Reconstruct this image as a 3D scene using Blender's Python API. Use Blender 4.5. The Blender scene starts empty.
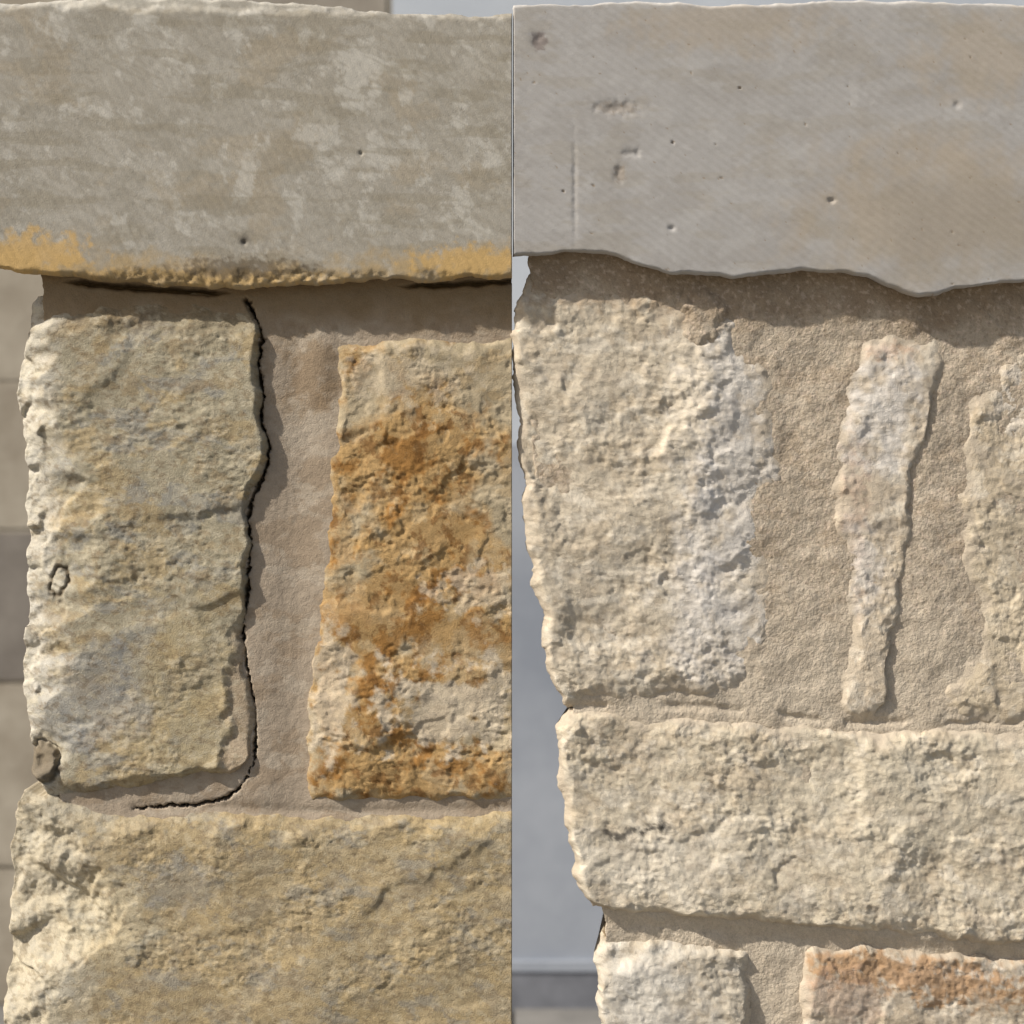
import bpy, math
import numpy as np
F=2000.0; ZC=1.25; CAMD=2.0
# ---------------------------------------------------------------- noise
def _h(ix,iy,s):
    n=(ix.astype(np.int64)*374761393+iy.astype(np.int64)*668265263+s*1442695041)&0xffffffff
    n=((n^(n>>13))*1274126177)&0xffffffff
    n=((n^(n>>16))*2246822519)&0xffffffff
    return ((n^(n>>15))&0xffffff)/float(0x1000000)
def pn(x,y,s=0):
    ix=np.floor(x);iy=np.floor(y);fx=x-ix;fy=y-iy
    def g(a,b):
        t=_h(ix+a,iy+b,s)*2*np.pi
        return np.cos(t)*(fx-a)+np.sin(t)*(fy-b)
    u=fx*fx*fx*(fx*(fx*6-15)+10);v=fy*fy*fy*(fy*(fy*6-15)+10)
    return 1.5*((g(0,0)*(1-u)+g(1,0)*u)*(1-v)+(g(0,1)*(1-u)+g(1,1)*u)*v)
def fbm(x,y,sc,o=4,s=0,gain=.5):
    r=0;a=1;x=x/sc;y=y/sc
    for i in range(o):
        r=r+a*pn(x+i*17.3,y-i*9.1,s+i*7);a*=gain
        x,y=(x*.8-y*.6)*2.03,(x*.6+y*.8)*2.03
    return r
def facet(x,y,sc,s=0,slope=.5,blend=0.):
    """broken-stone facets: tilted plane per cell around scattered points, softly blended"""
    x=x/sc;y=y/sc
    ix=np.floor(x);iy=np.floor(y)
    W=np.zeros(x.shape);H=np.zeros(x.shape)
    k=blend if blend else 40.
    for a in(-1,0,1):
        for b in(-1,0,1):
            cx=ix+a;cy=iy+b
            dx=x-(cx+_h(cx,cy,s));dy=y-(cy+_h(cx,cy,s+1))
            d=dx*dx+dy*dy
            h=(_h(cx,cy,s+2)-.5)+slope*2*((_h(cx,cy,s+3)-.5)*dx+(_h(cx,cy,s+4)-.5)*dy)
            w=np.exp(-k*d);W+=w;H+=w*h
    return H/(W+1e-12)
def ss(a,b,x):
    t=np.clip((x-a)/(b-a),0,1);return t*t*(3-2*t)
def pdist(px,py,pts):
    d=np.full(px.shape,1e9)
    for (x0,y0),(x1,y1) in zip(pts[:-1],pts[1:]):
        dx=x1-x0;dy=y1-y0;t=np.clip(((px-x0)*dx+(py-y0)*dy)/(dx*dx+dy*dy+1e-9),0,1)
        d=np.minimum(d,np.hypot(px-x0-t*dx,py-y0-t*dy))
    return d
def lin(c):
    c=np.array(c,float)/255.
    return np.where(c<=.04045,c/12.92,((c+.055)/1.055)**2.4)
def mixc(col,c,m):
    return col*(1-m[...,None])+lin(c)*m[...,None]
def blob(px,py,cx,cy,rx,ry,s=0,soft=.35,n=.6):
    d=np.hypot((px-cx)/rx,(py-cy)/ry)+n*fbm(px,py,min(rx,ry)*.7,5,s,.6)
    return 1-ss(1-soft,1+soft,d)
# ---------------------------------------------------------------- plane mapping
class Plane:
    def __init__(s,x0,y0,th,back):
        s.o=(x0,y0);s.c=math.cos(th);s.s=math.sin(th);s.back=back
    def __call__(s,px,py,h):
        k=(px-512)/F; D=CAMD+s.o[1]
        u=(D*k-s.o[0])/(s.c-k*s.s); t=D+u*s.s
        X=s.o[0]+u*s.c; Y=s.o[1]+u*s.s; Z=ZC-(py-512)/F*t
        f=np.maximum(h,0);b=np.minimum(h,0)
        return np.stack([X+f*s.s-b*s.back,Y-f*s.c-b,Z],-1)
PL=Plane(0,0,0,-.03); PR=Plane(0,0,math.radians(4),.09)
# ---------------------------------------------------------------- materials
def stone_mat(name,grain=1.0,bump=.5,saw=None,fine=700.,var=.16,pits=0.,mid=1.2,sawamp=.11):
    m=bpy.data.materials.new(name);m.use_nodes=True;nt=m.node_tree;N=nt.nodes;L=nt.links
    b=N['Principled BSDF'];b.inputs['Roughness'].default_value=.92
    b.inputs['Specular IOR Level'].default_value=.15
    at=N.new('ShaderNodeAttribute');at.attribute_name='Col'
    tc=N.new('ShaderNodeTexCoord')
    def noise(sc,det=6,r=.6):
        n=N.new('ShaderNodeTexNoise');n.inputs['Scale'].default_value=sc;n.inputs['Detail'].default_value=det
        n.inputs['Roughness'].default_value=r;L.new(tc.outputs['Object'],n.inputs['Vector']);return n
    def math_(op,a,b_,v=None):
        n=N.new('ShaderNodeMath');n.operation=op
        for i,q in enumerate((a,b_)):
            if isinstance(q,(int,float)):n.inputs[i].default_value=q
            else:L.new(q,n.inputs[i])
        return n.outputs[0]
    n1=noise(fine,2,.7);n2=noise(110,3,.65)
    v=math_('ADD',math_('MULTIPLY',n1.outputs[0],var*2.6*grain),math_('MULTIPLY',n2.outputs[0],var*2.4))
    v=math_('ADD',v,1-(var*2.6*grain+var*2.4)/2)
    mul=N.new('ShaderNodeVectorMath');mul.operation='SCALE'
    L.new(at.outputs['Color'],mul.inputs[0]);L.new(v,mul.inputs['Scale'])
    L.new(mul.outputs[0],b.inputs['Base Color'])
    hgt=math_('ADD',math_('MULTIPLY',n1.outputs[0],.5*grain),math_('MULTIPLY',n2.outputs[0],mid))
    if saw:
        mp=N.new('ShaderNodeMapping');mp.inputs['Rotation'].default_value=(0,saw,0)
        L.new(tc.outputs['Object'],mp.inputs['Vector'])
        w=N.new('ShaderNodeTexWave');w.inputs['Scale'].default_value=42;w.inputs['Distortion'].default_value=1.6
        w.inputs['Detail'].default_value=2;w.inputs['Detail Scale'].default_value=.6
        L.new(mp.outputs[0],w.inputs['Vector']);hgt=math_('ADD',hgt,math_('MULTIPLY',w.outputs['Fac'],sawamp))
    if pits:
        vo=N.new('ShaderNodeTexVoronoi');vo.inputs['Scale'].default_value=fine*.45
        L.new(tc.outputs['Object'],vo.inputs['Vector'])
        hgt=math_('ADD',hgt,math_('MULTIPLY',vo.outputs['Distance'],-pits))
    bp=N.new('ShaderNodeBump');bp.inputs['Strength'].default_value=bump;bp.inputs['Distance'].default_value=.0028
    L.new(hgt,bp.inputs['Height']);L.new(bp.outputs[0],b.inputs['Normal'])
    return m
M_ST_L=stone_mat('limestone_sunlit',1.6,.44,var=.16,mid=.5)
M_ST_R=stone_mat('limestone_pale',1.6,.42,var=.10,mid=.5)
M_CAP_L=stone_mat('sawn_limestone_weathered',1.5,.26,saw=.5,var=.10,mid=.25,sawamp=.25)
M_CAP_R=stone_mat('sawn_limestone',1.0,.22,saw=.95,var=.06,mid=.15,sawamp=.5)
M_MO_L=stone_mat('mortar_smooth',1.5,.42,fine=900,var=.13,pits=.3,mid=.3)
M_MO_R=stone_mat('mortar_sandy',1.8,.46,fine=650,var=.13,pits=.5,mid=.35)
# ---------------------------------------------------------------- mesh helpers
def mesh_grid(name,P,col,mat,parent):
    nv,nu=P.shape[:2]
    idx=np.arange(nv*nu).reshape(nv,nu)
    f=np.stack([idx[:-1,:-1],idx[1:,:-1],idx[1:,1:],idx[:-1,1:]],-1).reshape(-1,4)
    me=bpy.data.meshes.new(name)
    me.vertices.add(nv*nu);me.vertices.foreach_set('co',P.reshape(-1).astype(np.float32))
    me.loops.add(f.size);me.loops.foreach_set('vertex_index',f.reshape(-1).astype(np.int32))
    me.polygons.add(len(f));me.polygons.foreach_set('loop_start',np.arange(0,f.size,4,dtype=np.int32))
    me.polygons.foreach_set('loop_total',np.full(len(f),4,np.int32))
    me.update(calc_edges=True);me.validate()
    me.polygons.foreach_set('use_smooth',np.ones(len(me.polygons),bool))
    a=me.attributes.new('Col','FLOAT_COLOR','POINT')
    if parent is not None and parent.get('desat'):
        g=col@np.array([.25,.6,.15]);k=parent['desat'];col=col*(1-k)+g[...,None]*k
    col=col*parent['alb']
    c=np.ones((nv*nu,4),np.float32);c[:,:3]=np.clip(col.reshape(-1,3),0.01,.9);a.data.foreach_set('color',c.reshape(-1))
    me.materials.append(mat)
    o=bpy.data.objects.new(name,me);bpy.context.collection.objects.link(o);o.parent=parent
    return o
def resamp(pts,n,axis):
    p=np.array(pts,float)
    d=np.concatenate([[0],np.cumsum(np.hypot(*np.diff(p,axis=0).T))]);d/=d[-1]
    t=np.linspace(0,1,n)
    q=np.stack([np.interp(t,d,p[:,0]),np.interp(t,d,p[:,1])],-1)
    k=max(1,n//60)
    if k>1:
        ker=np.ones(2*k+1)/(2*k+1)
        for i in range(2):
            pad=np.concatenate([2*q[0,i]-q[k:0:-1,i],q[:,i],2*q[-1,i]-q[-2:-k-2:-1,i]])
            q[:,i]=np.convolve(pad,ker,'valid')
    return q
def stone(name,plane,parent,L,R,T,B,face,relief,colf,mat,rnd=(14,14,14,14),edge=-.006,warp=3.,step=1.35,seed=0,xmax=None,xmin=None,depth=.34,sharp=2.,smear=None,lift=0.):
    """L,R: top->bottom polylines, T,B: left->right polylines (mm on the wall face)."""
    w=max(T[-1][0]-T[0][0],B[-1][0]-B[0][0]);hh=max(L[-1][1]-L[0][1],R[-1][1]-R[0][1])
    nu=max(8,int(w/step));nv=max(8,int(hh/step))
    T=[L[0]]+list(T[1:-1])+[R[0]];B=[L[-1]]+list(B[1:-1])+[R[-1]]
    cL=resamp(L,nv,1);cR=resamp(R,nv,1);cT=resamp(T,nu,0);cB=resamp(B,nu,0)
    u=np.linspace(0,1,nu)[None,:,None];v=np.linspace(0,1,nv)[:,None,None]
    P=(1-v)*cT[None]+v*cB[None]+(1-u)*cL[:,None]+u*cR[:,None]-((1-u)*(1-v)*cL[0]+u*(1-v)*cR[0]+(1-u)*v*cL[-1]+u*v*cR[-1])
    px=P[...,0];py=P[...,1]
    dl=u[...,0]*w+0*px;dr=(1-u[...,0])*w+0*px;dt=v[...,0]*hh+0*px;db=(1-v[...,0])*hh+0*px
    near=np.exp(-np.minimum(np.minimum(dl,dr),np.minimum(dt,db))/30.)
    wx=(fbm(px,py,30,5,seed+50,.5))*warp*near*1.7;wy=(fbm(px,py,30,5,seed+60,.5))*warp*near*1.7
    if xmax is not None: wx=wx*(1-np.exp(-dr/10))
    if xmin is not None: wx=wx*(1-np.exp(-dl/10))
    px=px+wx;py=py+wy
    e=np.ones_like(px)
    nz=np.clip(1+.7*fbm(px,py,45,4,seed+70),.35,2)
    for d,r in zip((dl,dr,dt,db),rnd):
        if r>0:
            t=np.clip(d/(r*nz),0,1);e=e*(1-(1-t)**sharp)
    h=edge+(face-edge+relief(px,py))*e
    col=colf(px,py,h)
    if smear is not None:
        sm=1-ss(.35,.9,e+.45*fbm(px,py,26,5,seed+77,.6))
        col=mixc(col,smear,sm*.9)
    if xmax is not None: px=np.minimum(px,xmax)
    if xmin is not None: px=np.maximum(px,xmin)
    ds=np.array([.012,.04,.12,depth]);k=len(ds)
    pad=lambda a:np.pad(a,((k,k),(k,k))+((0,0),)*(a.ndim-2),mode='edge')
    I=np.arange(nv+2*k)[:,None];J=np.arange(nu+2*k)[None,:]
    lay=np.maximum(np.maximum(k-I,I-(nv+k-1)),np.maximum(k-J,J-(nu+k-1)))
    lay=np.clip(lay,0,k);dd=np.concatenate([[0],ds])[lay]
    px=pad(px);py=pad(py);h=pad(h)-dd;col=pad(col)
    px=np.where(lay>0,px+ (2.5*pn(py/9,dd*200,seed+9) if (xmax is None and xmin is None) else 0)*(lay<3),px)
    if lift: py=py-dd*1000*lift*np.clip((I-k)/(nv-1.),0,1)**3
    if xmax is not None: px=np.minimum(px,xmax)
    return mesh_grid(name,plane(px,py,h),col,mat,parent)
def empty(name,alb,desat=0.):
    o=bpy.data.objects.new(name,None);bpy.context.collection.objects.link(o);o['alb']=alb;o['desat']=desat;return o
pierL=empty('stone_pier',1.03,.05);pierR=empty('stone_pier.001',1.25,.2)
# ================================================================ LEFT PIER
def mott(px,py,base,alts,s):
    col=np.zeros(px.shape+(3,))+lin(base)
    for i,(c,sc,th,am) in enumerate(alts):
        n=fbm(px+18*pn(px/60,py/60,s+i),py*1.5,sc,6,s+i*13,.62)
        col=mixc(col,c,am*ss(th,th+.4,n))
    return col
def rel_capL(px,py):
    r=.0005*fbm(px,py,120,3,3)+.00012*fbm(px,py,9,3,5)
    eb=284+4*fbm(px,py*0,40,3,8)-py
    r=r-.003*(1-ss(-2,12,eb+7*fbm(px,py,30,4,9)))*(1+.7*fbm(px,py,12,4,11,.6))
    et=py-10-(px*.02)
    r=r-.004*(1-ss(-4,6,et+4*fbm(px,py,30,4,12)))
    for cx,cy,rr in((363,158,1.8),(248,246,2.2)):
        r=r-.003*np.exp(-((px-cx)**2+(py-cy)**2)/rr**2)
    return r
def col_capL(px,py,h):
    c=mott(px,py,(160,154,142),[((149,143,130),80,.0,.6),((172,167,156),45,.15,.5),((160,147,125),110,.15,.5)],20)
    pat=ss(.05,.5,fbm(px,py*.8,38,6,31,.68)-.25+.5*np.exp(-(((px-365)/95)**2+((py-120)/70)**2)))
    c=mixc(c,(190,186,176),pat*.6)
    pat=ss(.28,.5,fbm(px,py,30,6,37,.65));c=mixc(c,(180,175,165),pat*.2)
    c=mixc(c,(138,129,110),.45*ss(.1,.5,fbm(px*.2,py,18,4,33)))
    c=mixc(c,(146,139,125),.4*ss(.1,.4,fbm((px+py*.5)*.15,(py-px*.5)*1.,7,3,36)))
    c=mixc(c,(172,148,106),.8*ss(-20,4,py-np.interp(px,[0,60,180,250,330,440,512],[260,270,274,280,278,272,262])+14*fbm(px,py,30,5,48,.6)))
    g=np.maximum(blob(px,py,30,258,62,20,41),np.maximum(blob(px,py,475,266,58,15,43),.7*blob(px,py,190,281,130,8,44)))
    c=mixc(c,(194,160,100),g*.8)
    c=mixc(c,(196,191,178),.6*(1-ss(6,16,py-px*.01+8*fbm(px,py,20,3,45))))  # top edge painted lighter, its sunlit rim put into the colour
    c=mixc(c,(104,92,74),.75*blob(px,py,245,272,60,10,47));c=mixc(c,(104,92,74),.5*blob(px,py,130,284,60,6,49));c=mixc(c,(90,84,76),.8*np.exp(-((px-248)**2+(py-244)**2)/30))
    return c
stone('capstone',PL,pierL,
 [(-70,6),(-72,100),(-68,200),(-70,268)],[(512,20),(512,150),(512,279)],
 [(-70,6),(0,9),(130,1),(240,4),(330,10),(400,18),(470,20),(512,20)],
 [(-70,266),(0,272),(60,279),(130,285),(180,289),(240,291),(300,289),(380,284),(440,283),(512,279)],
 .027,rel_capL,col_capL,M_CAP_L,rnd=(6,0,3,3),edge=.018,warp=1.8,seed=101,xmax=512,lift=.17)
# block A
def softrock(px,py,amp,sc,s):
    """calm split faces with low ledges, broken by rougher pitted patches"""
    q=px+5*fbm(px,py,22,3,s);w=py+5*fbm(px,py,22,3,s+3)
    m=ss(-.25,.4,fbm(px,py*1.3,85,3,s+6))
    n=fbm(px,py*1.6,sc*.32,5,s+15,.68)
    pit=np.maximum(0,fbm(px,py,9,3,s+25,.6)-.35)
    return amp*(1.15*facet(q,w*1.5,sc*2.4,s+9,1.1,16.)+.5*facet(q+9,w*1.6,sc,s+12,1.1,20.)*(.2+.8*m)+(.10+.28*m)*n-(.1+.5*m)*pit)
def rel_A(px,py):
    r=.0030*fbm(px,py*1.1,130,2,71)+softrock(px,py,.0025,46,60)
    lw=56+26*np.sin(py/70.)+38*fbm(px*0,py,60,3,78)
    lef=(1-np.clip((px-18)/np.maximum(lw,18),0,1))
    r=r-.028*lef**1.15+lef*(.009*facet(px+6*fbm(px,py,20,3,80),py,38,79,1.2,30.)+.002*fbm(px,py,14,4,82,.65))
    d=np.abs(np.hypot((px-58)/9+.3*((py-583)/14),(py-583)/15)-1+.4*fbm(px,py,14,3,84));r=r-.004*np.exp(-(d/.2)**2)
    d=np.hypot((px-42)/17,(py-762)/19)+.2*fbm(px,py,9,2,85);r=r+.006*(1-ss(.75,1.0,d))-.006*np.exp(-((d-1.05)/.12)**2)-.004*np.exp(-(d/.25)**2)
    r=r-.005*ss(0,14,px-(228-.0*py)+(py-640)*.1+8*fbm(px,py,22,4,86))*ss(600,660,py)*(1-ss(770,800,py))
    return r
def col_A(px,py,h):
    c=mott(px,py,(158,149,126),[((172,152,114),80,.0,.7),((140,138,131),56,.1,.7),((186,176,152),34,.18,.45),((148,128,94),40,.2,.5)],120)
    c=mixc(c,(178,160,121),.5*blob(px,py,200,700,70,90,130))
    c=mixc(c,(148,147,144),.6*blob(px,py,90,700,60,50,131))
    c=mixc(c,(134,116,88),.75*(1-ss(305,350,py+15*fbm(px,py,30,3,132))))  # the cap's brown shadow painted across the block top
    c=mixc(c,(204,198,184),.7*(1-ss(25,80,px+26*fbm(px,py,30,4,133))))  # sun highlight along the left arris painted in as whitish colour
    c=mixc(c,(165,148,126),.85*ss(0,14,px-228+(py-640)*.1+8*fbm(px,py,22,4,86))*ss(600,660,py))
    c=mixc(c,(124,107,82),.5*ss(.2,.6,fbm(px,py*1.5,13,5,139,.7)))
    c=mixc(c,(192,182,158),.4*ss(.2,.6,fbm(px,py*1.4,15,5,137,.7)))
    d=np.abs(np.hypot((px-58)/9+.3*((py-583)/14),(py-583)/15)-1+.4*fbm(px,py,14,3,84));c=mixc(c,(80,66,46),.85*np.exp(-(d/.25)**2))
    d=np.hypot((px-42)/17,(py-762)/19)+.2*fbm(px,py,9,2,85);c=mixc(c,(108,96,78),.85*(1-ss(.9,1.15,d)))
    c=mixc(c,(66,56,46),.85*np.exp(-((px-60)**2+(py-768)**2)/20))
    return c
crackA=[(246,300),(256,318),(262,340),(257,365),(262,395),(259,420),(269,448),(264,474),(252,498),(247,520),(249,560),(246,600),(241,622)]
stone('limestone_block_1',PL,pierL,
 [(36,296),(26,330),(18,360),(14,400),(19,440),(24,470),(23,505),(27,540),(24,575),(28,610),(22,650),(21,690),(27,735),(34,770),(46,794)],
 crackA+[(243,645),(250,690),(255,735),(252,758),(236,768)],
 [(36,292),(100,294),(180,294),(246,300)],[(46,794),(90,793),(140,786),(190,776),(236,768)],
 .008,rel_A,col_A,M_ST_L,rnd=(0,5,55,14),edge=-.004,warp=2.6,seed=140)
# block B (rust)
def rel_B(px,py):
    r=.002*fbm(px,py,90,2,170)+softrock(px,py,.0028,42,1160)
    r=r-.0014*ss(0,.2,fbm(px,py,60,4,175,.6)-.05)*ss(380,420,py)
    r=r-.0025*(1-ss(0,22,px-345-(py-600)*-.09+12*fbm(px,py,50,3,176)))
    return r
def col_B(px,py,h):
    c=mott(px,py,(170,155,127),[((152,140,115),60,.05,.7),((186,170,141),35,.15,.6),((166,142,103),50,.1,.5)],220)
    g=np.clip(blob(px,py,405,500,95,95,230,.45,.9)+blob(px,py,380,610,80,50,231,.45,.9)*.8+blob(px,py,365,735,60,70,232,.35,.7)+blob(px,py,470,640,60,50,233,.45,.9)*.7+blob(px,py,430,770,95,28,234,.35,.7)*.9,0,1)
    c=mixc(c,(172,138,86),g*.85)
    g2=g*ss(-.05,.45,fbm(px,py,44,6,236,.62));c=mixc(c,(148,106,52),g2*.88)
    g3=g*ss(.25,.6,fbm(px,py,40,6,238,.62));c=mixc(c,(188,166,128),g3*.6)
    g4=g*ss(.2,.6,fbm(px,py,24,6,239,.68));c=mixc(c,(114,78,38),g4*.7)
    w=np.clip(blob(px,py,452,705,62,38,240,.25,.8)+.8*blob(px,py,330,690,22,60,241,.3,.7)+.6*blob(px,py,480,590,40,22,242,.3,.9)+.5*blob(px,py,400,375,60,22,243,.3,.9),0,1)
    c=mixc(c,(198,184,160),w*.85)
    c=mixc(c,(172,138,92),.6*blob(px,py,345,612,26,14,246))
    c=mixc(c,(150,138,122),.5*ss(.2,.5,fbm(px,py,16,5,247,.65))*w)
    return c
stone('limestone_block_2',PL,pierL,
 [(334,340),(342,380),(337,430),(330,480),(331,520),(324,570),(321,620),(313,670),(308,720),(307,770),(312,800)],
 [(512,336),(512,500),(512,797)],[(334,340),(400,338),(460,340),(512,336)],[(312,800),(380,798),(450,800),(512,797)],
 .006,rel_B,col_B,M_ST_L,rnd=(18,0,16,12),edge=-.003,warp=2.6,seed=250,xmax=512)
# block C
def rel_C(px,py):
    r=.0035*fbm(px,py,140,2,270)+softrock(px,py,.0025,50,1260)
    xe=np.interp(py,[790,820,850,900,940,980,1000,1040],[40,60,92,132,122,64,44,34])+20*fbm(px,py,40,4,276)
    lef=np.clip((xe-px)/90.,0,1.4)
    r=r-.027*lef**.85
    r=r+ss(0,20,xe-px)*(.008*facet(px+6*fbm(px,py,25,3,280),py,60,279,1.2,30.)+.0012*fbm(px,py,18,4,282,.65))
    return r
def col_C(px,py,h):
    c=mott(px,py,(167,149,115),[((178,157,117),80,.0,.7),((148,136,115),48,.1,.65),((142,138,128),40,.25,.6),((187,170,136),34,.2,.5)],320)
    c=mixc(c,(146,144,138),.5*blob(px,py,182,885,34,26,331))
    c=mixc(c,(198,190,170),.65*(1-ss(60,120,px+30*fbm(px,py,40,4,333))))  # left-facing facet painted paler, sunlight put into its colour
    c=mixc(c,(196,187,162),.4*blob(px,py,110,920,50,40,334))
    c=mixc(c,(124,108,83),.5*ss(.2,.6,fbm(px,py*1.5,13,5,339,.7)))
    c=mixc(c,(192,179,150),.4*ss(.2,.6,fbm(px,py*1.4,15,5,337,.7)))
    return c
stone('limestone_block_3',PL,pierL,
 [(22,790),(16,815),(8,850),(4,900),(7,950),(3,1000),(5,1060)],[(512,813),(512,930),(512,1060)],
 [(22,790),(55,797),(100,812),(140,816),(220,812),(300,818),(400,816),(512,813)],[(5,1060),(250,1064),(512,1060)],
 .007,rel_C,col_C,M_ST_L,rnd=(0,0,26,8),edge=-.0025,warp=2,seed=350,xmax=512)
# mortar
def mortar(name,plane,parent,x0f,x1,y0,y1,hf,colf,mat,step=1.35,xmax=None):
    nv=int((y1-y0)/step);nu=int((x1-np.min(x0f(np.array([y0,y1]))))/step)
    py=np.linspace(y0,y1,nv)[:,None]+np.zeros((1,nu));u=np.linspace(0,1,nu)[None]
    a=x0f(py[:,0])[:,None];px=a+(x1-a)*u
    px=px+2*fbm(px,py,14,4,903)*np.exp(-(px-a)/20)
    h=hf(px,py);col=colf(px,py,h)
    if xmax: px=np.minimum(px,xmax)
    k=2;pad=lambda a:np.pad(a,((0,0),(k,k))+((0,0),)*(a.ndim-2),mode='edge')
    dd=np.zeros(nu+2*k);dd[0]=dd[-1]=.33;dd[1]=dd[-2]=.05
    return mesh_grid(name,plane(pad(px),pad(py),np.minimum(pad(h),.02)-dd[None]),pad(col),mat,parent)
crackL=crackA+[(244,650),(251,690),(256,735),(253,765),(240,788),(222,800),(190,806),(160,806),(135,809)]
def h_moL(px,py):
    h=-.0015+.0010*fbm(px,py,70,3,400)+.0003*fbm(px,py,7,3,402)
    h=h-.003*np.exp(-((px-296)/26)**2)*ss(330,380,py)
    h=h+.004*(1-ss(296,338,py+6*fbm(px,py,50,2,404)))**1.2
    h=h+.004*(1-ss(0,26,np.hypot((px-318)*.9,(py-365)*.45)))
    yy=np.interp(px,[40,60,130,180,240,300,380,440,512],[278,281,287,291,294,291,286,285,281])+1.5*fbm(px,py*0,18,3,405)
    on=np.clip(ss(60,90,px)*(1-ss(205,235,px))+.9*ss(395,430,px),0,1)
    wdt=.9+1.6*on*(1+.6*fbm(px,py*0,30,3,412))
    h=h-.02*np.exp(-((py-yy)/wdt)**2)*on
    d=pdist(px+2.2*fbm(px,py,9,4,406,.6),py+2.2*fbm(px,py,9,4,407,.6),crackL)
    w=1.4+1.2*pn(px/26,py/26,408)
    w=np.maximum(w,.6)*np.where(py>640,.55,1.)
    h=h-.03*np.exp(-(d/w)**2)
    d2=pdist(px,py,[(135,809),(220,807),(300,812),(400,811),(512,808)]);h=h-.002*np.exp(-(d2/6)**2)
    h=h-.045*(1-ss(110,150,px))*ss(318,350,py)*(1-ss(745,775,py))
    return h-.05*ss(836,860,py)-.03*(1-ss(60,100,px))*ss(812,830,py)
def col_moL(px,py,h):
    c=mott(px,py,(165,150,131),[((152,134,112),70,.0,.7),((180,168,150),40,.15,.5)],420)
    c=mixc(c,(134,113,82),.8*(1-ss(300,345,py+12*fbm(px,py,40,3,430))))  # mortar below the cap browned, carrying the cap's painted shadow
    c=mixc(c,(132,110,82),.6*blob(px,py,312,372,26,34,431))
    return c
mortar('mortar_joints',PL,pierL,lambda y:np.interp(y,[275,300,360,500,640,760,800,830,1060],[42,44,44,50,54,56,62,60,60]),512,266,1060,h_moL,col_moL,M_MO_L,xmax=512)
# ================================================================ RIGHT PIER
def rough(a1,a2,a3,s,wl=34):
    def f(px,py):
        a=.5;X=px*math.cos(a)+py*math.sin(a);Y=-px*math.sin(a)+py*math.cos(a)
        q=X*.85+5*fbm(px,py,22,3,s);w=Y*1.15+5*fbm(px,py,22,3,s+5)
        m=ss(-.3,.4,fbm(px,py,70,3,s+21))
        return a1*fbm(px,py,120,2,s+1)+a3*1.0*facet(q,w,wl*2.,s+3,1.1,12.)+a3*(.45+.35*m)*facet(q+5,w,wl*.8,s+13,1.1,16.)+a2*(.36+.3*m)*fbm(X,Y*1.35,wl*.42,5,s+2,.64)-a2*.35*np.maximum(0,fbm(px,py,10,3,s+31,.6)-.35)
    return f
SM=(178,163,140)
bcap=[(512,260),(535,257),(560,255),(595,256),(620,262),(645,271),(670,277),(705,278),(735,281),(760,276),(800,274),(845,276),(870,282),(888,291),(905,298),(930,298),(955,291),(990,286),(1024,283),(1080,281)]
def rel_capR(px,py):
    r=.0003*fbm(px,py,80,4,503)+.00008*fbm(px,py,8,3,505)
    for cx,cy,rx,ry,d in((536,46,5,7,.0016),(613,113,20,6,.0016),(628,158,9,3,.0014),(616,178,4,6,.002),(572,190,2,45,.0008),(634,158,3,4,.0014),(668,232,3,2,.002),(826,205,3,2,.002),(950,110,3,3,.001)):
        r=r-d*np.exp(-(np.hypot((px-cx)/rx,(py-cy)/ry)+.5*fbm(px,py,9,3,507))**2)
    r=r-.002*np.maximum(0,fbm(px,py,6,2,511)-.98)/.3
    return r
def col_capR(px,py,h):
    c=mott(px,py,(160,156,151),[((152,147,141),90,.0,.6),((170,167,162),40,.15,.4)],520)
    c=mixc(c,(162,146,122),.7*blob(px,py,930,215,130,60,530,.6,.5)+.0)
    c=mixc(c,(163,148,126),.55*blob(px,py,720,30,90,26,531,.6,.5))
    c=mixc(c,(165,149,125),.55*blob(px,py,980,60,60,40,532,.6,.6))
    c=mixc(c,(142,134,122),.45*ss(860,900,px)*(1-ss(240,290,py))*ss(170,200,py))
    c=mixc(c,(150,140,122),.3*ss(.1,.5,fbm(px*.3,py,24,5,541,.6)))
    c=mixc(c,(135,115,88),.7*ss(.9,1.,fbm(px,py,6,2,511)))
    c=mixc(c,(108,95,90),.7*blob(px,py,537,47,8,9,533,.3,.3))
    c=mixc(c,(136,122,105),.5*blob(px,py,613,113,20,6,534,.3,.4))
    c=mixc(c,(134,120,104),.6*blob(px,py,617,178,6,8,535,.3,.4))
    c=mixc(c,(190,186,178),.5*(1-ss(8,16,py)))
    return c
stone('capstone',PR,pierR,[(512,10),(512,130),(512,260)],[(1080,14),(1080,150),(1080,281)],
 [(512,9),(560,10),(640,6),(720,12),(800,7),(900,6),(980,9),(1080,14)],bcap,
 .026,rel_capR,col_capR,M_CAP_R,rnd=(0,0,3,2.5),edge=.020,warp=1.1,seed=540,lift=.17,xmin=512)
def pale(base,s,white=None,tan=.5):
    def f(px,py,h):
        c=mott(px,py,base,[((181,163,134),60,.0,tan),((206,195,174),38,.1,.6),((172,161,143),30,.2,.4)],s)
        c=mixc(c,(148,130,104),.4*ss(.2,.6,fbm(px,py,11,5,s+91,.7)))
        for w in (white or []):
            cc,x,y,rx,ry,a=w
            c=mixc(c,cc,a*blob(px,py,x,y,rx,ry,s+int(x),.6,.7))
        return c
    return f
W=(204,198,190)
TAN=(162,139,109)
rD=rough(.004,.0024,.003,600,42)
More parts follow.
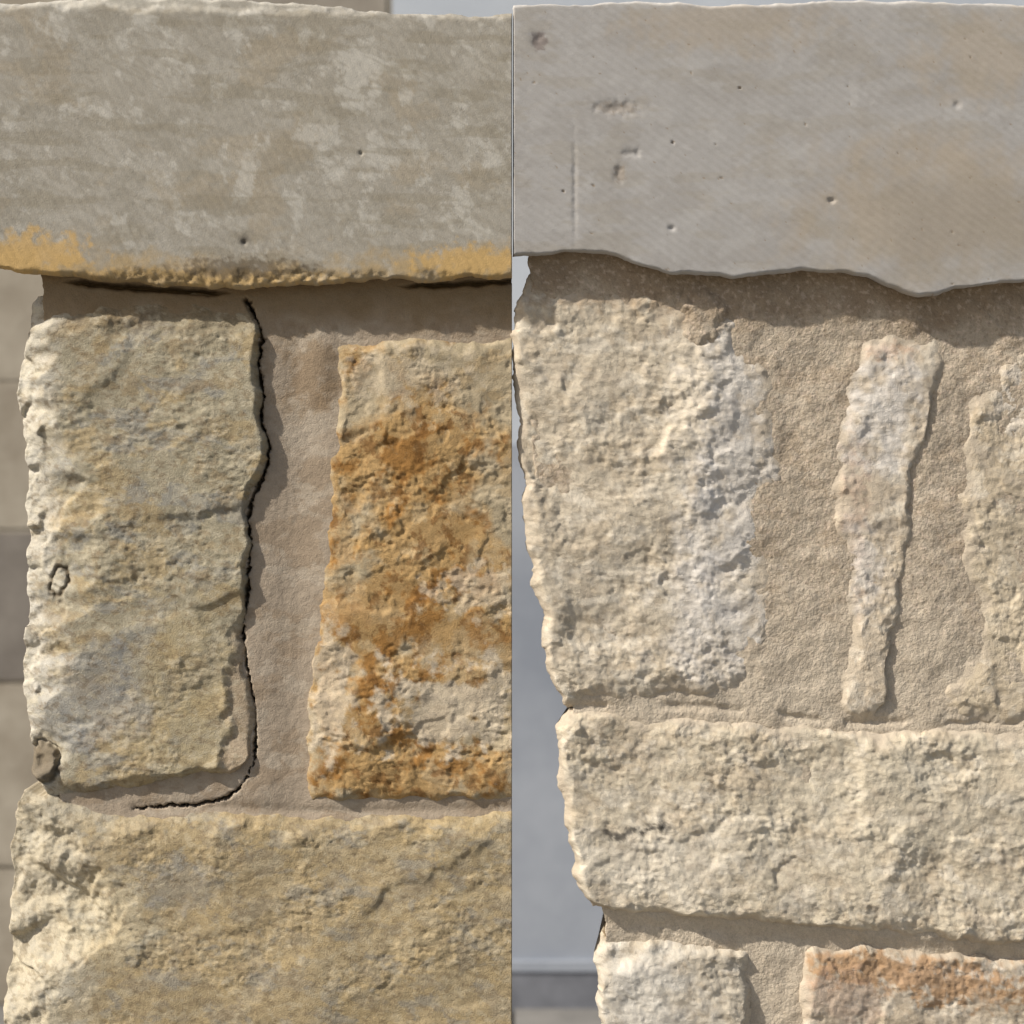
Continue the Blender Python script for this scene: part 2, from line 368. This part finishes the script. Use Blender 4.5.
def rel_D(px,py):
    r=rD(px,py)
    d=np.abs(px-700-14*fbm(px*0,py,60,3,610))
    r=r-.0010*ss(0,60,px-702)*ss(300,330,py)+.0018*np.exp(-(d/17)**2)*(1+.9*fbm(px,py,20,5,611,.62))*(1-ss(480,600,py))
    return r
stone('limestone_block_1',PR,pierR,
 [(530,272),(517,300),(512.5,335),(517,400),(521,470),(526,520),(531,565),(540,610),(546,655),(552,690),(568,706)],
 [(750,312),(772,360),(788,410),(786,480),(783,560),(780,620),(756,692)],
 [(530,272),(580,278),(640,281),(705,295),(750,312)],[(568,706),(640,700),(700,697),(756,692)],
 .0075,rel_D,pale((190,176,151),620,[(W,735,430,45,150,.65),(W,700,520,16,120,.5),((205,191,166),690,380,18,90,.7),(TAN,600,290,110,16,.8),(TAN,700,300,40,30,.7),(W,720,620,60,60,.5)]),
 M_ST_R,rnd=(10,50,60,30),edge=-.0005,warp=3,seed=640,smear=SM)
stone('limestone_block_2',PR,pierR,
 [(852,336),(834,390),(828,440),(830,490),(836,540),(838,590),(844,640),(834,700),(838,716)],
 [(938,332),(943,372),(928,420),(912,480),(910,540),(900,600),(890,650),(886,690),(876,718)],
 [(852,336),(895,328),(938,332)],[(838,716),(856,722),(876,718)],
 .007,rough(.002,.0018,.0022,660,32),pale((187,171,146),670,[(W,875,400,34,60,.7),((192,160,136),850,520,14,70,.45),((188,150,118),880,350,26,8,.5),(W,860,570,20,40,.5)],.4),
 M_ST_R,rnd=(42,9,40,30),edge=-.0002,warp=3.5,seed=680,smear=SM)
stone('limestone_block_3',PR,pierR,
 [(1000,362),(970,400),(958,450),(951,510),(956,560),(980,610),(970,655),(936,700),(926,720)],
 [(1080,330),(1080,500),(1080,724)],[(1000,362),(1040,336),(1080,330)],[(926,720),(1000,724),(1080,724)],
 .007,rough(.004,.002,.0022,700,36),pale((183,166,137),710,[((203,192,176),1015,400,20,30,.7),((196,180,150),1000,600,60,80,.5)]),
 M_ST_R,rnd=(42,0,36,28),edge=-.0002,warp=3.5,seed=720,smear=SM)
def stain(px,py):
    a=np.abs(py-829+(px-640)*.12+5*fbm(px,py*0,18,3,901))/(5.5*(1+.6*fbm(px,py,9,4,904,.65)))
    return np.clip((1-ss(.3,1.3,a))*ss(596,606,px)*(1-ss(664,676,px))*ss(-.3,.15,fbm(px,py,15,4,906,.6)),0,1)
stone('limestone_block_4',PR,pierR,
 [(566,708),(554,730),(557,775),(566,820),(573,860),(578,890),(592,906)],[(1080,726),(1080,850),(1080,950)],
 [(566,708),(640,713),(720,718),(800,722),(850,732),(900,727),(1080,726)],[(592,906),(640,914),(700,919),(780,924),(860,932),(940,940),(1080,950)],
 .010,rough(.004,.0026,.0032,740,44),
 (lambda f:lambda px,py,h:mixc(f(px,py,h),(62,59,56),.85*stain(px,py)))(pale((192,178,151),750,[((204,194,174),650,860,90,40,.6),((199,187,161),900,800,120,60,.5)],.6)),
 M_ST_R,rnd=(10,0,24,14),edge=-.002,warp=2.6,seed=760,smear=SM)
stone('limestone_block_5',PR,pierR,
 [(602,934),(595,960),(597,1000),(604,1060)],[(748,952),(752,1000),(750,1060)],
 [(602,934),(660,940),(700,940),(748,952)],[(604,1060),(680,1062),(750,1060)],
 .005,rough(.004,.0028,.005,780,52),pale((185,173,151),790,[((200,195,184),640,990,50,40,.6)]),M_ST_R,rnd=(8,12,12,8),edge=-.006,warp=3,seed=800)
def col_I(px,py,h):
    c=pale((184,168,143),810,[((200,191,175),950,975,70,12,.6)])(px,py,h)
    g=np.clip(blob(px,py,900,970,80,16,811,.5,.8)+blob(px,py,970,990,60,14,812,.5,.9)+blob(px,py,840,960,30,10,813,.5,.8),0,1)
    c=mixc(c,(164,122,74),.8*g);return mixc(c,(172,138,118),.35*blob(px,py,840,1000,40,30,814))
stone('limestone_block_6',PR,pierR,
 [(806,944),(798,985),(800,1060)],[(1080,960),(1080,1010),(1080,1060)],
 [(806,944),(880,946),(960,954),(1080,960)],[(800,1060),(900,1062),(1080,1060)],
 .005,rough(.004,.0024,.003,820,36),col_I,M_ST_R,rnd=(14,0,12,8),edge=-.006,warp=2.6,seed=830,smear=SM)
def h_moR(px,py):
    by=np.interp(px,[p[0] for p in bcap],[p[1] for p in bcap])
    h=.0027+.0024*fbm(px,py,60,3,850)+.0006*fbm(px,py,12,4,851)+.0002*fbm(px,py,4,2,852)
    h=h+.004*(1-ss(0,56,py-by+8*fbm(px,py,40,2,853)))
    h=h-.006*ss(905,925,py-(px-600)*.085)
    d=np.hypot((px-700)/26,(py-320)/38);h=h+.006*(1-ss(.4,1.1,d+.3*fbm(px,py,20,3,855)))
    jy=np.interp(px,[560,700,840,1080],[706,706,722,722])
    h=h-.0025*np.exp(-((py-jy)/4)**2)*ss(0,.25,fbm(px,py,60,2,857)+.15)
    return h
def col_moR(px,py,h):
    c=mott(px,py,(174,158,134),[((164,145,119),60,.0,.7),((186,171,148),30,.1,.6)],860)
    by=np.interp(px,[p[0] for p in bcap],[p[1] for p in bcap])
    c=mixc(c,(138,115,87),.8*(1-ss(10,60,py-by+14*fbm(px,py,30,3,861))))  # brown mortar smear below the cap, with the cap's soft shade painted in
    c=mixc(c,(203,180,157),.4*ss(.35,.5,fbm(px,py,5,2,862)))
    c=mixc(c,(112,92,70),.35*ss(.35,.5,fbm(px+50,py,4.5,2,863)))
    c=mixc(c,(184,170,147),.6*ss(560,690,py))
    return c
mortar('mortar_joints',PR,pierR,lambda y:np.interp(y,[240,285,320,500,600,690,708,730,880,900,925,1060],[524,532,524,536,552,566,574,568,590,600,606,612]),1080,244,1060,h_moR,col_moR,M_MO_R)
# ---------------- lower courses of both piers down to the pavement (below the picture)
def lower(plane,parent,xl,xr,xmax,mat,base,s):
    y=1068;i=20;rng=np.random.RandomState(s)
    bot=512+ZC*1000*1.0
    while y<bot-30:
        hgt=min(rng.uniform(130,190),bot-y+20);x=xl
        while x<xr-60:
            w=rng.uniform(180,300)
            if xr-(x+w)<90:w=xr-x
            e=x+w-(16 if x+w<xr-1 else 0)
            stone('limestone_block_%d'%i,plane,parent,[(x,y),(x-3,y+hgt*.5),(x,y+hgt-14)],[(e,y),(e+(3 if e<xr-1 else 0),y+hgt*.5),(e,y+hgt-14)],
              [(x,y),((x+e)/2,y+2),(e,y)],[(x,y+hgt-14),((x+e)/2,y+hgt-12),(e,y+hgt-14)],.01,rough(.004,.003,.003,s+i*11,40),pale(base,s+i*7),mat,
              rnd=(10,10,10,10),warp=4,step=5,seed=s+i,xmax=xmax)
            i+=1;x+=w
        y+=hgt
    hm=lambda px,py:-.003+.001*fbm(px,py,30,3,s)
    mortar('lower_mortar',plane,parent,lambda yy:yy*0+xl+14,xr,1058,bot+10,hm,lambda px,py,h:mott(px,py,(160,138,110),[],s),mat,step=6,xmax=xmax)
lower(PL,pierL,6,512,512,M_ST_L,(172,150,112),2000)
lower(PR,pierR,606,1080,None,M_ST_R,(188,168,136),3000)
# ================================================================ surroundings
def plain_mat(name,c,c2,scale,rough_=.9,bump=.2,obj=True):
    m=bpy.data.materials.new(name);m.use_nodes=True;nt=m.node_tree;N=nt.nodes;L=nt.links
    b=N['Principled BSDF'];b.inputs['Roughness'].default_value=rough_
    tc=N.new('ShaderNodeTexCoord');n=N.new('ShaderNodeTexNoise');n.inputs['Scale'].default_value=scale;n.inputs['Detail'].default_value=5
    n.inputs['Roughness'].default_value=.65
    L.new(tc.outputs['Object'],n.inputs['Vector']);r=N.new('ShaderNodeValToRGB')
    r.color_ramp.elements[0].position=.35;r.color_ramp.elements[1].position=.65
    r.color_ramp.elements[0].color=(*lin(c),1);r.color_ramp.elements[1].color=(*lin(c2),1)
    L.new(n.outputs[0],r.inputs[0]);L.new(r.outputs[0],b.inputs['Base Color'])
    bp=N.new('ShaderNodeBump');bp.inputs['Strength'].default_value=bump;bp.inputs['Distance'].default_value=.01
    L.new(n.outputs[0],bp.inputs['Height']);L.new(bp.outputs[0],b.inputs['Normal']);return m
def boxmesh(name,boxes,mats,parent=None):
    vs=[];fs=[];mi=[]
    for (x0,x1,y0,y1,z0,z1,k) in boxes:
        o=len(vs);vs+=[(x0,y0,z0),(x1,y0,z0),(x1,y1,z0),(x0,y1,z0),(x0,y0,z1),(x1,y0,z1),(x1,y1,z1),(x0,y1,z1)]
        fs+=[tuple(o+q for q in f) for f in((3,2,1,0),(4,5,6,7),(0,1,5,4),(1,2,6,5),(2,3,7,6),(3,0,4,7))];mi+=[k]*6
    me=bpy.data.meshes.new(name);me.from_pydata(vs,[],fs);me.update()
    for m in mats:me.materials.append(m)
    me.polygons.foreach_set('material_index',mi)
    o=bpy.data.objects.new(name,me);bpy.context.collection.objects.link(o);o.parent=parent;return o
mp=plain_mat('concrete',(112,110,106),(132,129,124),6,.9,.15)
mg=plain_mat('dry_ground',(96,92,76),(118,110,90),3,.95,.3)
me=bpy.data.meshes.new('ground');me.from_pydata([(-400,-400,-.004),(400,-400,-.004),(400,400,-.004),(-400,400,-.004)],[],[(0,1,2,3)]);me.materials.append(mg)
bpy.context.collection.objects.link(bpy.data.objects.new('ground',me))
bx=[]
for i in range(-4,5):
    for j in range(-3,3):
        bx.append((i*1.5+.006,i*1.5+1.494,j*1.4+.2+.006,j*1.4+.2+1.394,-.05,.012,0))
boxmesh('pavement',bx,[mp])
ms=plain_mat('grey_stucco',(140,146,156),(164,169,177),2.2,.9,.2)
ms2=plain_mat('pale_stucco',(172,179,188),(192,198,205),2.2,.9,.2)
mb=plain_mat('beige_masonry',(146,136,120),(172,163,147),6,.9,.3)
md=plain_mat('dark_plinth',(96,98,104),(126,128,134),8,.8,.2)
house=bpy.data.objects.new('house',None);bpy.context.collection.objects.link(house)
boxmesh('stucco_wall',[(-.30,6,3.0,3.3,.13,1.42,0),(-.30,6,3.004,3.3,1.42,3.4,1),(-.30,6,2.98,3.3,.105,.13,0)],[ms,ms2],house)
boxmesh('plinth',[(-.30,6,2.985,3.3,.0,.105,0)],[md],house)
rng=np.random.RandomState(5)
bl=[(-6,-.303,3.02,3.3,0,3.4,0)]
z=0.02;row=0
while z<3.3:
    hh=rng.uniform(.3,.5);x=-6.
    while x<-.32:
        w=min(rng.uniform(.35,.8),-.305-x);bl.append((x,x+w-.012,3.02-rng.uniform(.002,.006),3.021,z,z+hh-.012,1 if .55<z<1.0 else int(rng.choice([0,0,0,2]))));x+=w
    z+=hh;row+=1
mb2=plain_mat('grey_masonry',(112,105,97),(134,127,118),6,.9,.3)
mb3=plain_mat('tan_masonry',(138,130,118),(158,150,138),6,.9,.3)
boxmesh('masonry_wall',bl,[mb,mb2,mb3],house)
# ================================================================ light
AZ=math.radians(62);EL=math.radians(42)
S=(-math.sin(AZ)*math.cos(EL),-math.cos(AZ)*math.cos(EL),math.sin(EL))
from mathutils import Vector
sl=bpy.data.lights.new('sun','SUN');sl.energy=5.0;sl.angle=math.radians(1.);sl.color=(1,.94,.85)
so=bpy.data.objects.new('sun',sl);bpy.context.collection.objects.link(so);so.rotation_euler=Vector(S).to_track_quat('Z','Y').to_euler()
w=bpy.data.worlds.new('World');bpy.context.scene.world=w;w.use_nodes=True;nt=w.node_tree
sk=nt.nodes.new('ShaderNodeTexSky');sk.sky_type='NISHITA';sk.sun_disc=False;sk.sun_elevation=EL
sk.sun_rotation=math.atan2(S[0],S[1])
sk.dust_density=3.
nt.links.new(sk.outputs[0],nt.nodes['Background'].inputs[0]);nt.nodes['Background'].inputs[1].default_value=.09
cam=bpy.data.cameras.new('camera');co=bpy.data.objects.new('camera',cam);bpy.context.collection.objects.link(co)
co.location=(0,-CAMD,ZC);co.rotation_euler=(math.radians(90),0,0)
cam.sensor_width=36;cam.lens=36*F/1024;cam.clip_end=1500
cam.dof.use_dof=True;cam.dof.focus_distance=2.0;cam.dof.aperture_fstop=5.6
sc=bpy.context.scene;sc.camera=co;sc.view_settings.view_transform='Standard';sc.view_settings.look='None'
